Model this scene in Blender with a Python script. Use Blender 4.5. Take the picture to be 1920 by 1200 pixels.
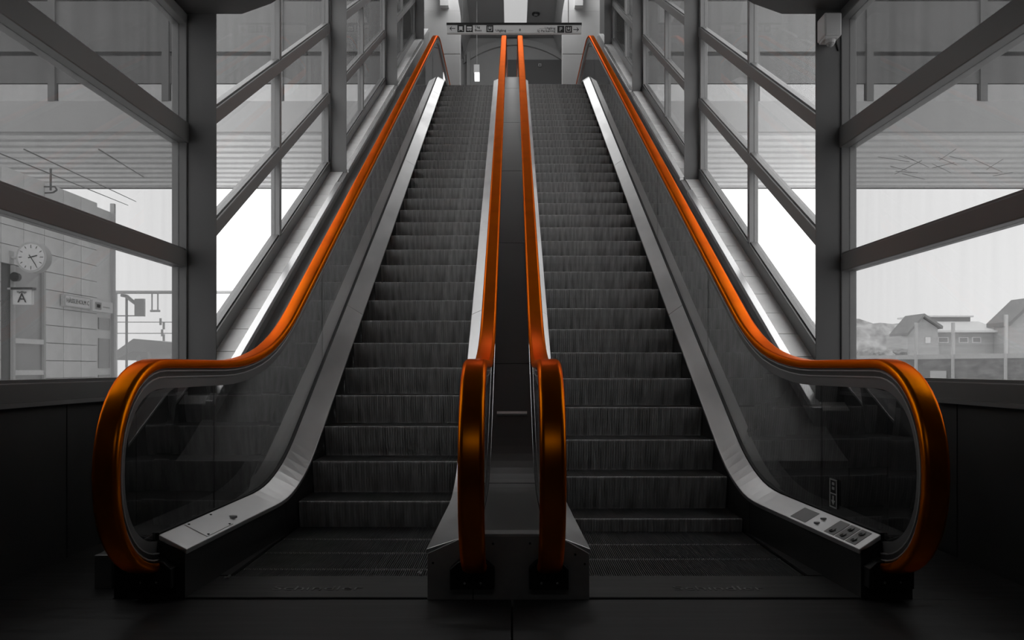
import bpy, bmesh, math, random
from mathutils import Vector
random.seed(7)
for o in list(bpy.data.objects): bpy.data.objects.remove(o)
SC = bpy.context.scene
COL = SC.collection
F = 1559.24                      # focal length in pixels of the 1920 px frame

# ------------------------------------------------------------ camera
cam = bpy.data.cameras.new('camera')
cam.sensor_width = 36.0
cam.lens = 36.0 * F / 1920.0
cam.shift_y = 90.0 / 1920.0
cam.clip_start = 0.05; cam.clip_end = 600
co = bpy.data.objects.new('camera', cam); COL.objects.link(co)
co.location = (0, 0, 1.10); co.rotation_euler = (math.pi / 2, 0, 0)
SC.camera = co

# ------------------------------------------------------------ sky, exposure
w = bpy.data.worlds.new('sky'); SC.world = w; w.use_nodes = True
bg = w.node_tree.nodes['Background']
bg.inputs[0].default_value = (0.93, 0.93, 0.93, 1); bg.inputs[1].default_value = 3.2
SC.view_settings.view_transform = 'Standard'; SC.view_settings.look = 'None'
SC.view_settings.gamma = 1; SC.view_settings.exposure = 0.0
SC.view_settings.use_curve_mapping = False
SC.cycles.use_denoising = True
SC.cycles.max_bounces = 8; SC.cycles.transparent_max_bounces = 24
SC.cycles.sample_clamp_indirect = 4.0

# ------------------------------------------------------------ added area lights that brighten the two halls
def area(name, loc, rot, sx, sy, power):
    l = bpy.data.lights.new(name, 'AREA'); l.shape = 'RECTANGLE'; l.size = sx; l.size_y = sy; l.energy = power
    o = bpy.data.objects.new(name, l); COL.objects.link(o); o.location = loc; o.rotation_euler = rot; return o
area('lower_fill_light', (0, -2.0, 3.6), (math.radians(60), 0, 0), 3.0, .6, 2.5)  # added fill from behind the viewer, stands for no real lamp
area('hall_fill_light', (0, 23.2, 12.85), (math.radians(25), 0, 0), 3.6, 1.2, 160)  # added above the view to brighten the upper hall

# ------------------------------------------------------------ materials
def mat(name, col, rough=0.5, metal=0.0, noise=None, emit=None, spec=0.5, bump=0.0, rnoise=0.0, vary=0.0):
    m = bpy.data.materials.new(name); m.use_nodes = True
    nt = m.node_tree; b = nt.nodes['Principled BSDF']
    if not isinstance(col, tuple): col = (col, col, col)
    b.inputs['Base Color'].default_value = (*col, 1)
    b.inputs['Roughness'].default_value = rough
    b.inputs['Metallic'].default_value = metal
    b.inputs['Specular IOR Level'].default_value = spec
    if emit:
        b.inputs['Emission Color'].default_value = (1, 1, 1, 1); b.inputs['Emission Strength'].default_value = emit
    if noise:                      # noise = (sx, sy, sz, amount, detail)
        sx, sy, sz, am, de = noise
        tc = nt.nodes.new('ShaderNodeTexCoord'); mp = nt.nodes.new('ShaderNodeMapping')
        mp.inputs['Scale'].default_value = (sx, sy, sz)
        no = nt.nodes.new('ShaderNodeTexNoise'); no.inputs['Scale'].default_value = 1.0; no.inputs['Detail'].default_value = de
        nt.links.new(tc.outputs['Object'], mp.inputs['Vector']); nt.links.new(mp.outputs[0], no.inputs['Vector'])
        cr = nt.nodes.new('ShaderNodeMapRange')
        cr.inputs['From Min'].default_value = 0.3; cr.inputs['From Max'].default_value = 0.7
        cr.inputs['To Min'].default_value = 1 - am; cr.inputs['To Max'].default_value = 1 + am
        nt.links.new(no.outputs['Fac'], cr.inputs['Value'])
        mx = nt.nodes.new('ShaderNodeVectorMath'); mx.operation = 'SCALE'
        mx.inputs[0].default_value = col
        nt.links.new(cr.outputs[0], mx.inputs['Scale'])
        nt.links.new(mx.outputs[0], b.inputs['Base Color'])
        if rnoise:
            r2 = nt.nodes.new('ShaderNodeMapRange')
            r2.inputs['From Min'].default_value = 0.3; r2.inputs['From Max'].default_value = 0.7
            r2.inputs['To Min'].default_value = rough - rnoise; r2.inputs['To Max'].default_value = rough + rnoise
            nt.links.new(no.outputs['Fac'], r2.inputs['Value']); nt.links.new(r2.outputs[0], b.inputs['Roughness'])
        if bump:
            bp = nt.nodes.new('ShaderNodeBump'); bp.inputs['Strength'].default_value = bump; bp.inputs['Distance'].default_value = 0.01
            nt.links.new(no.outputs['Fac'], bp.inputs['Height']); nt.links.new(bp.outputs[0], b.inputs['Normal'])
    return m

def glass(name, tint, refl=1.0, haze=0.0, rough=0.0):
    m = bpy.data.materials.new(name); m.use_nodes = True
    nt = m.node_tree; nt.nodes.clear()
    out = nt.nodes.new('ShaderNodeOutputMaterial')
    tr = nt.nodes.new('ShaderNodeBsdfTransparent'); tr.inputs[0].default_value = (tint, tint, tint, 1)
    gl = nt.nodes.new('ShaderNodeBsdfGlossy'); gl.inputs['Color'].default_value = (refl, refl, refl, 1); gl.inputs['Roughness'].default_value = rough
    fr = nt.nodes.new('ShaderNodeFresnel'); fr.inputs['IOR'].default_value = 1.5
    ge = nt.nodes.new('ShaderNodeNewGeometry'); io = nt.nodes.new('ShaderNodeMath'); io.operation = 'MULTIPLY_ADD'
    io.inputs[1].default_value = 1/1.5 - 1.5; io.inputs[2].default_value = 1.5      # same reflectance from both faces of the sheet
    nt.links.new(ge.outputs['Backfacing'], io.inputs[0]); nt.links.new(io.outputs[0], fr.inputs['IOR'])
    mx = nt.nodes.new('ShaderNodeMixShader')
    nt.links.new(fr.outputs[0], mx.inputs[0]); nt.links.new(tr.outputs[0], mx.inputs[1]); nt.links.new(gl.outputs[0], mx.inputs[2])
    last = mx
    if haze:                       # thin film of dirt on the pane, in vertical runs
        di = nt.nodes.new('ShaderNodeBsdfDiffuse'); di.inputs[0].default_value = (.6, .6, .6, 1)
        tl = nt.nodes.new('ShaderNodeBsdfTranslucent'); tl.inputs[0].default_value = (.6, .6, .6, 1)
        ad = nt.nodes.new('ShaderNodeMixShader'); ad.inputs[0].default_value = .5
        nt.links.new(di.outputs[0], ad.inputs[1]); nt.links.new(tl.outputs[0], ad.inputs[2])
        tc = nt.nodes.new('ShaderNodeTexCoord'); mp = nt.nodes.new('ShaderNodeMapping'); mp.inputs['Scale'].default_value = (1, 6, .5)
        no = nt.nodes.new('ShaderNodeTexNoise'); no.inputs['Scale'].default_value = 1.5; no.inputs['Detail'].default_value = 5
        nt.links.new(tc.outputs['Object'], mp.inputs['Vector']); nt.links.new(mp.outputs[0], no.inputs['Vector'])
        mr = nt.nodes.new('ShaderNodeMapRange'); mr.inputs['From Min'].default_value = .3; mr.inputs['From Max'].default_value = .75
        mr.inputs['To Min'].default_value = haze * .5; mr.inputs['To Max'].default_value = haze * 1.5
        nt.links.new(no.outputs['Fac'], mr.inputs['Value'])
        m2 = nt.nodes.new('ShaderNodeMixShader'); nt.links.new(mr.outputs[0], m2.inputs[0])
        nt.links.new(mx.outputs[0], m2.inputs[1]); nt.links.new(ad.outputs[0], m2.inputs[2]); last = m2
    nt.links.new(last.outputs[0], out.inputs[0])
    return m

M = {}
M['orange'] = mat('orange_rubber', (1.0, 0.245, 0.0), 0.30, 0.88, spec=0.2, noise=(6, 1.5, 6, .12, 3))
M['steel'] = mat('brushed_steel', 0.62, 0.22, 1.0, noise=(60, 1.5, 1.5, .10, 4), rnoise=.05)
M['deck'] = mat('deck_steel', 0.92, 0.34, 1.0, noise=(3, 1.2, 1.2, .10, 3), rnoise=.05)
M['line'] = mat('bright_bead', 0.85, 0.35, 0.8)
M['track'] = mat('track_profile', 0.20, 0.35, 0.9)
M['strip'] = mat('clamp_profile', 0.42, 0.38, 0.9, noise=(2, 2, 2, .08, 2))
M['skirt'] = mat('skirt_panel', 0.045, 0.42, 0.3, noise=(2, 2, 2, .15, 2))
M['step'] = mat('step_aluminium', 0.62, 0.5, 0.2, noise=(25, 3, 3, .35, 3))
M['tread'] = mat('tread_aluminium', 0.12, 0.6, 0.1, noise=(6, 6, 6, .2, 3))
M['comb'] = mat('comb_plate_metal', 0.12, 0.42, 0.7, noise=(1.5, 20, 1, .15, 4))
M['cover'] = mat('cover_steel', 0.075, 0.35, 0.7, noise=(1.5, 1.2, 1.2, .10, 3))
M['block'] = mat('block_steel', 0.45, 0.5, 0.2, noise=(4, 4, 4, .15, 4))
M['black'] = mat('black_plastic', 0.008, 0.5)
M['gutter'] = mat('outer_cladding', 0.26, 0.5, 0.0, noise=(3, 2, 2, .1, 2))
M['frame'] = mat('frame_paint', 0.17, 0.38, 0.2)
M['column'] = mat('column_paint', 0.13, 0.5, 0.0, noise=(2, 2, 1.5, .15, 2))
M['tile'] = mat('ledge_tile', 0.78, 0.45, noise=(8, 5, 5, .08, 4))
M['joint'] = mat('tile_joint', 0.04, 0.9)
M['edge'] = mat('ledge_edge_steel', 0.80, 0.25, 0.7)
M['wall'] = mat('wall_panel', 0.035, 0.6, noise=(2, 2, 2, .15, 3))
M['sill'] = mat('sill_steel', 0.30, 0.35, 0.6)
M['floor'] = mat('floor_slab', 0.055, 0.45, noise=(1.2, 22, 1, .25, 5), rnoise=.08)
M['ceil'] = mat('soffit', 0.07, 0.7)
M['roof'] = mat('stair_roof', 0.07, 0.8)
M['hall'] = mat('hall_plaster', 0.42, 0.8, noise=(1, 1, 1, .06, 3))
M['hallceil'] = mat('hall_ceiling_paint', 0.45, 0.8)
M['halldark'] = mat('hall_dark_wall', 0.14, 0.8)
M['lamp'] = mat('lamp_panel', 0.9, 0.6, emit=0.42)
M['lampw'] = mat('lamp_tube', 0.9, 0.6, emit=1.0)
M['signw'] = mat('sign_white', 0.5, 0.5, emit=0.05)
M['signb'] = mat('sign_black', 0.02, 0.5)
M['signg'] = mat('sign_grey', 0.3, 0.5)
M['white'] = mat('white_plastic', 0.55, 0.45)
M['sticker'] = mat('sticker_pale', 0.50, 0.5)
M['engr'] = mat('engraved_letters', 0.30, 0.3, 0.9)
M['pane'] = glass('window_glass', 0.97, refl=.14, haze=0.05)
M['pane_dim'] = glass('dimmed_window_glass', 0.575, refl=.14, haze=0.05)  # darker copy of the clear glass; dimmer light is put into its tint
M['bal'] = glass('balustrade_glass', 0.62, haze=0.02)
M['ground'] = mat('outside_paving', 0.75, 0.9, noise=(.5, .5, .5, .15, 4))
M['stone'] = mat('stone_tile', 0.82, 0.6, noise=(1.5, 1.5, 1.5, .08, 3))
M['sgap'] = mat('stone_joint', 0.16, 0.9)
M['far1'] = mat('grey_glazing', 0.38, 0.3)
M['farpan'] = mat('bridge_panel', 0.12, 0.7)
M['rib'] = mat('soffit_rib', 0.7, 0.7)
M['fardark'] = mat('grey_canopy', 0.11, 0.7)
M['farmid'] = mat('bridge_soffit', 0.8, 0.7, noise=(.5, .5, .5, .08, 3))
M['farlight'] = mat('bridge_fascia', 0.36, 0.7)
M['mast'] = mat('galvanised_mast', 0.55, 0.6)
M['brick'] = mat('house_brick', 0.5, 0.8, noise=(.3, .3, 4, .12, 3))
M['hroof'] = mat('house_roof', 0.26, 0.7, noise=(1, 1, 1, .1, 3))
M['hwhite'] = mat('house_trim', 0.8, 0.6)
M['leaf'] = mat('bare_tree', 0.5, 0.9, noise=(.8, .8, .8, .4, 5))
M['meshp'] = mat('fence_panel', 0.36, 0.8, noise=(3, 3, 8, .25, 4))

M['orange'].node_tree.nodes['Principled BSDF'].inputs['Specular Tint'].default_value = (1.0, 0.30, 0.0, 1)
# ------------------------------------------------------------ helpers
class MB:
    def __init__(s): s.v = []; s.f = []
    def poly(s, pts):
        n = len(s.v); s.v += [tuple(p) for p in pts]; s.f.append(tuple(range(n, n + len(pts)))); return s
    def hexa(s, p):               # 8 points: bottom loop, top loop
        n = len(s.v); s.v += [tuple(q) for q in p]
        for a in ((3,2,1,0),(4,5,6,7),(0,1,5,4),(1,2,6,5),(2,3,7,6),(3,0,4,7)): s.f.append(tuple(n + i for i in a))
        return s
    def box(s, x0, x1, y0, y1, z0, z1):
        return s.hexa([(x0,y0,z0),(x1,y0,z0),(x1,y1,z0),(x0,y1,z0),(x0,y0,z1),(x1,y0,z1),(x1,y1,z1),(x0,y1,z1)])
    def prism(s, pts, off):       # polygon (3d pts) extruded by vector off
        n = len(s.v); k = len(pts)
        s.v += [tuple(p) for p in pts] + [(p[0]+off[0], p[1]+off[1], p[2]+off[2]) for p in pts]
        s.f.append(tuple(range(n, n + k))); s.f.append(tuple(range(n + 2*k - 1, n + k - 1, -1)))
        for i in range(k):
            j = (i + 1) % k; s.f.append((n+i, n+j, n+k+j, n+k+i))
        return s
    def cyl(s, c, axis, r, h, n=16, r2=None):
        r2 = r if r2 is None else r2
        a = Vector(axis).normalized(); t = Vector((0,0,1)) if abs(a.z) < .9 else Vector((1,0,0))
        u = a.cross(t).normalized(); v = a.cross(u); c = Vector(c); b = len(s.v)
        for i in range(n):
            an = 2*math.pi*i/n; s.v.append(tuple(c + u*math.cos(an)*r + v*math.sin(an)*r))
        for i in range(n):
            an = 2*math.pi*i/n; s.v.append(tuple(c + a*h + u*math.cos(an)*r2 + v*math.sin(an)*r2))
        s.f.append(tuple(range(b, b+n))); s.f.append(tuple(range(b+2*n-1, b+n-1, -1)))
        for i in range(n): j=(i+1)%n; s.f.append((b+i,b+j,b+n+j,b+n+i))
        return s
    def bar(s, p, q, r, n=6):
        d = Vector(q) - Vector(p); return s.cyl(p, d, r, d.length, n)
    def build(s, name, m, parent=None, smooth=False, bevel=0, label=None, kind=None):
        me = bpy.data.meshes.new(name); me.from_pydata(s.v, [], s.f)
        bm = bmesh.new(); bm.from_mesh(me); bmesh.ops.recalc_face_normals(bm, faces=bm.faces); bm.to_mesh(me); bm.free()
        for mm in (m if isinstance(m, list) else [m]): me.materials.append(mm)
        if smooth: me.polygons.foreach_set('use_smooth', [True]*len(me.polygons))
        o = bpy.data.objects.new(name, me); COL.objects.link(o)
        if parent: o.parent = parent; o.matrix_parent_inverse.identity()
        if bevel:
            b = o.modifiers.new('bevel', 'BEVEL'); b.width = bevel; b.segments = 2; b.limit_method = 'ANGLE'
        if label: o['label'] = label
        if kind: o['kind'] = kind
        return o

def thing(name, label, cat, group=None):
    o = bpy.data.objects.new(name, None); COL.objects.link(o); o.empty_display_size = .1
    o['label'] = label; o['category'] = cat
    if group: o['group'] = group
    return o
def struct(name, label=None):
    o = bpy.data.objects.new(name, None); COL.objects.link(o); o.empty_display_size = .1
    o['kind'] = 'structure'
    if label: o['label'] = label
    return o
def tag(o, label, cat, group=None):
    o['label'] = label; o['category'] = cat
    if group: o['group'] = group
    return o
def stag(o, label=None):
    o['kind'] = 'structure'
    if label: o['label'] = label
    return o
def copy(o, parent, loc=None):
    c = o.copy(); COL.objects.link(c); c.parent = parent
    if loc is not None: c.location = loc
    return c
_txt = {}
def text_mesh(body, size, depth=.002, align='CENTER'):
    cu = bpy.data.curves.new('t', 'FONT'); cu.body = body; cu.size = size; cu.extrude = depth; cu.align_x = align; cu.align_y = 'CENTER'
    cu.resolution_u = 3
    o = bpy.data.objects.new('t', cu); COL.objects.link(o)
    bpy.context.view_layer.update()
    me = bpy.data.meshes.new_from_object(o.evaluated_get(bpy.context.evaluated_depsgraph_get()))
    bpy.data.objects.remove(o); return me
def text(name, body, size, loc, rot, m, parent=None, depth=.002, align='CENTER', sx=1):
    me = text_mesh(body, size, depth, align); me.materials.clear(); me.materials.append(m); me.name = name
    o = bpy.data.objects.new(name, me); COL.objects.link(o)
    if parent: o.parent = parent
    o.location = loc; o.rotation_euler = rot; o.scale = (sx, 1, 1); return o

T30 = 0.5773
def plane(d): return -3.1406 + T30 * d       # height of the step nosings
TOP = 7.28                                    # upper landing

def lerp(a, b, t): return a + (b - a) * t
def flare(a_in, a_front):                     # lateral position: a_in on the flight, a_front at the newel
    def fn(d):
        if d >= 5.5: return a_in
        if d <= 3.97: return a_front
        return lerp(a_front, a_in, (d - 3.97) / 1.53)
    return fn

def fillet(p0, c, p1, L, n=10):               # quadratic blend around corner c
    def unit(a, b):
        v = (b[0]-a[0], b[1]-a[1]); l = math.hypot(*v); return (v[0]/l, v[1]/l)
    u0 = unit(c, p0); u1 = unit(c, p1)
    a = (c[0]+u0[0]*L, c[1]+u0[1]*L); b = (c[0]+u1[0]*L, c[1]+u1[1]*L)
    return [((1-t)**2*a[0]+2*t*(1-t)*c[0]+t*t*b[0], (1-t)**2*a[1]+2*t*(1-t)*c[1]+t*t*b[1]) for t in [i/n for i in range(n+1)]]
def subdiv(pts, mx=.5):
    out = [pts[0]]
    for a, b in zip(pts, pts[1:]):
        k = max(1, int(math.hypot(b[0]-a[0], b[1]-a[1]) / mx))
        for i in range(1, k+1): out.append((lerp(a[0], b[0], i/k), lerp(a[1], b[1], i/k)))
    return out
def knee(z_flat, off, z_top, d0, d1, L=.6):   # flat, slope, flat
    s0 = (z_flat + 3.1406 - off) / T30; s1 = (z_top + 3.1406 - off) / T30
    return subdiv([(d0, z_flat)] + fillet((d0, z_flat), (s0, z_flat), (s1, z_top), L) + fillet((s0, z_flat), (s1, z_top), (d1, z_top), L*.8) + [(d1, z_top)])
def normals(path):
    ns = []
    for i in range(len(path)):
        a = path[max(0, i-1)]; b = path[min(len(path)-1, i+1)]
        t = (b[0]-a[0], b[1]-a[1]); l = math.hypot(*t); ns.append((-t[1]/l, t[0]/l))
    return ns
def sweep(mb, path, sec, X, sgn=1, wcap=True):
    ns = normals(path); k = len(sec); base = len(mb.v)
    for (d, z), (nd, nz) in zip(path, ns):
        x0 = X(d)
        for u, v in sec: mb.v.append((x0 + sgn*u, d + nd*v, z + nz*v))
    for i in range(len(path)-1):
        for j in range(k):
            j2 = (j+1) % k
            mb.f.append((base+i*k+j, base+i*k+j2, base+(i+1)*k+j2, base+(i+1)*k+j))
    if wcap:
        mb.f.append(tuple(base+j for j in range(k))); mb.f.append(tuple(base+(len(path)-1)*k+j for j in range(k)))
    return mb
def rect(u0, u1, v0, v1): return [(u0, v0), (u1, v0), (u1, v1), (u0, v1)]

# handrail centre line
RZ = 1.11; RT = TOP + 1.12; NB = 22.6
def rail_path():
    cx, cz, a, b = 3.99, .64, .50, .47
    p = [(4.12, cz-b)]
    for i in range(0, 25):
        an = -math.pi/2 - math.pi*i/24
        # super-ellipse a little squarer than a circle
        c, s = math.cos(an), math.sin(an)
        p.append((cx + a*math.copysign(abs(c)**.92, c), cz + b*math.copysign(abs(s)**.92, s)))
    mid = knee(RZ, 1.055, RT, 4.2, NB-.5, .80)
    p += mid
    for i in range(1, 13):
        an = math.pi/2 - math.pi*i/12
        p.append((NB-.5 + a*math.cos(an), RT-b + b*math.sin(an)))
    return p
RAIL = rail_path()
def offset(path, v):
    return [(d+nd*v, z+nz*v) for (d, z), (nd, nz) in zip(path, normals(path))]
DECK_IN = knee(.234, .030, TOP+.234, 3.97, 22.2, .55)
DECK_OUT = knee(.303, .125, TOP+.303, 3.97, 22.2, .55)
def zat(path, d):
    for a, b in zip(path, path[1:]):
        if a[0] <= d <= b[0]: return lerp(a[1], b[1], (d-a[0])/max(1e-9, b[0]-a[0]))
    return path[0][1] if d < path[0][0] else path[-1][1]

# rounded C section of the rail
def rail_sec():
    hw, t, b, r = .056, .034, -.010, .024
    s = []
    for cx, cz, a0 in ((hw-r, t-r, 0), (-hw+r, t-r, 90)):
        for i in range(6):
            an = math.radians(a0 + 18*i); s.append((cx + r*math.cos(an), cz + r*math.sin(an)))
    r = .010
    for cx, cz, a0 in ((-hw+r, b+r, 180), (hw-r, b+r, 270)):
        for i in range(4):
            an = math.radians(a0 + 30*i); s.append((cx + r*math.cos(an), cz + r*math.sin(an)))
    return s

# ============================================================ SETTING
XW = 2.58
# floor of the lower hall : two slabs with the joint on the axis
fl = struct('floor', 'dark streaked floor slabs in front of the escalators')
MB().box(-2.6, -.0045, -4, 3.955, -.014, 0).build('slab', M['floor'], fl)
MB().box(.0045, 2.6, -4, 3.955, -.014, 0).build('slab', M['floor'], fl)
MB().box(-2.6, 2.6, -4, 3.955, -.40, -.0145).build('subfloor', M['joint'], fl)
for q in (-1, 1):
    MB().box(*sorted((q*1.905, q*2.6)), 3.957, 6.38, -.06, 0).build('slab', M['floor'], fl)
MB().box(-2.6, 2.6, 3.96, 6.4, -.40, -.06).build('subfloor', M['joint'], fl)
# ceiling of the lower hall with splayed edge
cl = MB(); zc = 3.88
pts = [(-2.7,-4,zc),(2.7,-4,zc),(2.7,6.53,zc),(2.12,6.53,zc),(1.84,6.345,zc),(1.2,5.7,zc),(-1.2,5.7,zc),(-1.84,6.345,zc),(-2.12,6.53,zc),(-2.7,6.53,zc)]
cl.prism(pts, (0,0,.35)); stag(cl.build('ceiling', M['ceil']), 'dark soffit over the lower landing')
# sloping roof over the flight
rf = MB()
rf.prism([(-2.8,5.6,plane(5.6)+3.95),(-2.8,21.6,plane(21.6)+3.95),(-2.8,21.6,plane(21.6)+4.2),(-2.8,5.6,plane(5.6)+4.2)], (5.6,0,0))
stag(rf.build('ceiling_slope', M['roof']), 'dark sloping roof above the escalators')
stag(MB().box(-2.8, 2.8, 21.4, 21.6, 13.0, plane(21.6)+4.1).build('trim_1', M['roof']), 'bulkhead above the upper hall opening')
stag(MB().box(-2.7, 2.7, -4.2, -4, -.2, 4).build('wall_back', M['wall']), 'wall behind the viewer')

for side, sg in (('left', -1), ('right', 1)):
    # wall under the near windows : separate panels on a backing
    wl = struct('wall_' + side, 'dark panelled wall under the %s window' % side)
    MB().box(*sorted((sg*2.66, sg*2.60)), -4, 6.6, -.4, .90).build('backing', M['joint'], wl)
    y = 6.6
    while y > -4:
        MB().box(*sorted((sg*2.60, sg*XW)), y-.885, y-.006, .0, .895).build('panel', M['wall'], wl)
        y -= .89
    MB().box(*sorted((sg*2.66, sg*(XW-.05))), -4, 6.42, .895, .918).build('sill', M['sill'], wl)
    MB().box(*sorted((sg*(XW-.001), sg*2.8)), 6.4, 24, -.3, .3).build('plinth', M['wall'], wl)

ZL = .25                                      # ledge above the nosing line
COLS = {-1: [6.537 + 5.15*k for k in range(4)], 1: [6.455 + 4.93*k for k in range(4)]}
XC = {-1: (2.327, 2.549), 1: (2.36, 2.585)}
def slope_bar(mb, x0, x1, y0, y1, off0, off1):
    x0, x1 = sorted((x0, x1))
    mb.hexa([(x0,y0,plane(y0)+off0),(x1,y0,plane(y0)+off0),(x1,y1,plane(y1)+off0),(x0,y1,plane(y1)+off0),
             (x0,y0,plane(y0)+off1),(x1,y0,plane(y0)+off1),(x1,y1,plane(y1)+off1),(x0,y1,plane(y1)+off1)])
wn = 0; tn = 1
for side, sg in (('left', -1), ('right', 1)):
    cs = COLS[sg]; xi, xo = XC[sg]
    # ---- ledge : core, tiles, bright edge
    tn += 1
    lg = struct('trim_%d' % tn, 'sloping tiled ledge along the %s windows' % side)
    ly0, ly1 = cs[0] - .1, cs[3] + 1.3
    mb = MB(); slope_bar(mb, sg*2.40, sg*2.75, ly0, ly1, -3.6, ZL-.006)
    mb.build('ledge_core', M['joint'], lg)
    mb = MB(); slope_bar(mb, sg*2.31, sg*2.40, ly0, ly1, -.6, ZL-.012)
    mb.build('ledge_face', M['gutter'], lg)
    y = ly0; step_t = .365
    first = None
    while y < ly1:
        if first is None:
            mb = MB(); y1 = y + step_t - .008; z = lambda q: (q-y)*T30
            x0, x1 = sorted((sg*2.376, sg*2.60))
            mb.hexa([(x0,0,-.007),(x1,0,-.007),(x1,step_t-.013,-.007+T30*(step_t-.013)),(x0,step_t-.013,-.007+T30*(step_t-.013)),
                     (x0,0,0),(x1,0,0),(x1,step_t-.013,T30*(step_t-.013)),(x0,step_t-.013,T30*(step_t-.013))])
            first = mb.build('tile', M['tile'], lg); first.location = (0, y, plane(y)+ZL)
        else: copy(first, lg, (0, y, plane(y)+ZL))
        y += step_t
    for k in range(3):
        mb = MB(); slope_bar(mb, sg*2.300, sg*2.374, (cs[k]+.02 if k else ly0), cs[k+1]-.45, ZL-.03, ZL+.022)
        mb.build('edge_strip', M['edge'], lg, bevel=.004)
    # ---- columns
    nm = ['nearest', 'second', 'third', 'farthest']
    for k, d in enumerate(cs):
        c = thing('steel_column', '%s grey steel column on the %s side, %s' % (nm[k], side,
              ['standing where the sloping ledge begins', 'rising from the lower half of the sloping ledge', 'rising from the upper half of the sloping ledge', 'beside the top of the escalator'][k]), 'column', 'steel columns along the stair windows')
        zb = plane(d)+ZL-.05 if k else 0.0; zt = zc+.02 if k == 0 else plane(d)+3.96
        wf = .18
        x0, x1 = sorted((sg*xi, sg*xo))
        MB().box(x0, x1, d, d+.014, zb, zt).build('flange', M['column'], c)
        MB().box(*sorted((sg*(xi+.09), sg*xo)), d+wf, d+wf+.014, zb, zt).build('flange', M['column'], c)
        xm = sg*((xi+xo)/2+.035)
        MB().box(xm-.006, xm+.006, d+.014, d+wf, zb, zt).build('web', M['column'], c)
        if k == 0: MB().box(x0-.02, x1+.02, d-.03, d+wf+.04, 0, .015).build('base_plate', M['column'], c)
    # ---- near window
    wn += 1
    W = struct('window_%d' % wn, '%s near window with two heavy transoms' % side)
    ya, yb = 3.5, cs[0] + .06
    xa, xb = sorted((sg*(XW-.03), sg*(XW+.09)))
    zA, zB = (1.957, 2.945) if sg < 0 else (1.915, 2.89)
    MB().box(xa, xb, ya, yb, .915, 1.02).build('bottom_rail', M['frame'], W, bevel=.006)
    MB().box(xa, xb, ya, yb, zA-.065, zA+.065).build('transom', M['frame'], W, bevel=.006)
    MB().box(xa-.01, xb+.01, ya, yb, zB-.08, zB+.08).build('transom', M['frame'], W, bevel=.006)
    MB().box(xa, xb, ya, yb, 3.80, 3.88).build('head_rail', M['frame'], W, bevel=.006)
    # small glazing beads give the rails their stepped section
    for zz in (1.02, zA+.065, zB+.08):
        MB().box(*sorted((sg*(XW-.012), sg*(XW+.05))), ya, yb, zz, zz+.018).build('glazing_bead', M['frame'], W)
    MB().box(xa, xb, yb-.075, yb+.005, .915, 3.88).build('jamb', M['frame'], W, bevel=.006)
    MB().box(xa, xb, ya, ya+.08, .915, 3.88).build('jamb', M['frame'], W, bevel=.006)
    for z0, z1 in ((1.02, zA-.065), (zA+.065, zB-.08), (zB+.08, 3.80)):
        MB().box(*sorted((sg*(XW+.03), sg*(XW+.038))), ya+.08, yb-.075, z0, z1).build('pane', M['pane_dim'], W)
    stag(MB().box(*sorted((sg*2.55, sg*2.75)), -4, ya, .9, 3.9).build('wall_%s_rear' % side, M['wall']), 'unseen blank wall beside the viewer, extended to darken the front, %s' % side)  # out of view; shortens the window so less light reaches the newels
    # ---- stair windows
    for k in range(3):
        wn += 1
        W = struct('window_%d' % wn, '%s %s window bay with slanting rails beside the flight' % (['lower', 'middle', 'upper'][k], side))
        y0, y1 = cs[k] + .10, cs[k+1] + .02
        ym = (y0 + y1) / 2
        offs = [ZL, 1.30, 2.27, 3.28, 3.95]
        for i, of in enumerate(offs):
            hh = (.0, .15) if i == 0 else ((-.15, 0) if i == 4 else (-.072, .072))
            if i and i < 4 and k < 9: hh = (-.068, .068)
            mb = MB(); slope_bar(mb, sg*(XW-.03), sg*(XW+.09), y0, y1, of+hh[0], of+hh[1]); mb.build('slanting_rail' if i else 'bottom_rail', M['frame'], W, bevel=.006)
            if i < 4:
                mb = MB(); slope_bar(mb, sg*(XW-.005), sg*(XW+.06), y0, y1, of+hh[1], of+hh[1]+.018); mb.build('glazing_bead', M['frame'], W)
        for q, wd in ((y0, .10), (ym, .07), (y1-.10, .10)):
            MB().box(*sorted((sg*(XW-.02), sg*(XW+.08))), q, q+wd, plane(q)+ZL+.05, plane(q)+3.93).build('mullion', M['frame'], W, bevel=.005)
        for c0, c1 in ((y0+.10, ym), (ym+.07, y1-.10)):
            for a, b in zip(offs, offs[1:]):
                mb = MB(); slope_bar(mb, sg*(XW+.03), sg*(XW+.038), c0, c1, a+(.15 if a == ZL else .068), b-(.15 if b == 3.95 else .068)); mb.build('pane', M['pane'], W)
    # panel beyond the last column up to the hall
    stag(MB().hexa([(sg*2.5,cs[3]+.12,5),(sg*2.6,cs[3]+.12,5),(sg*2.6,23.7,5),(sg*2.5,23.7,5),(sg*2.5,cs[3]+.12,14),(sg*2.6,cs[3]+.12,14),(sg*2.6,23.7,14),(sg*2.5,23.7,14)]).build('wall_%s_upper' % side, M['ceil']), 'dark wall panel beside the upper landing, %s' % side)

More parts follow.
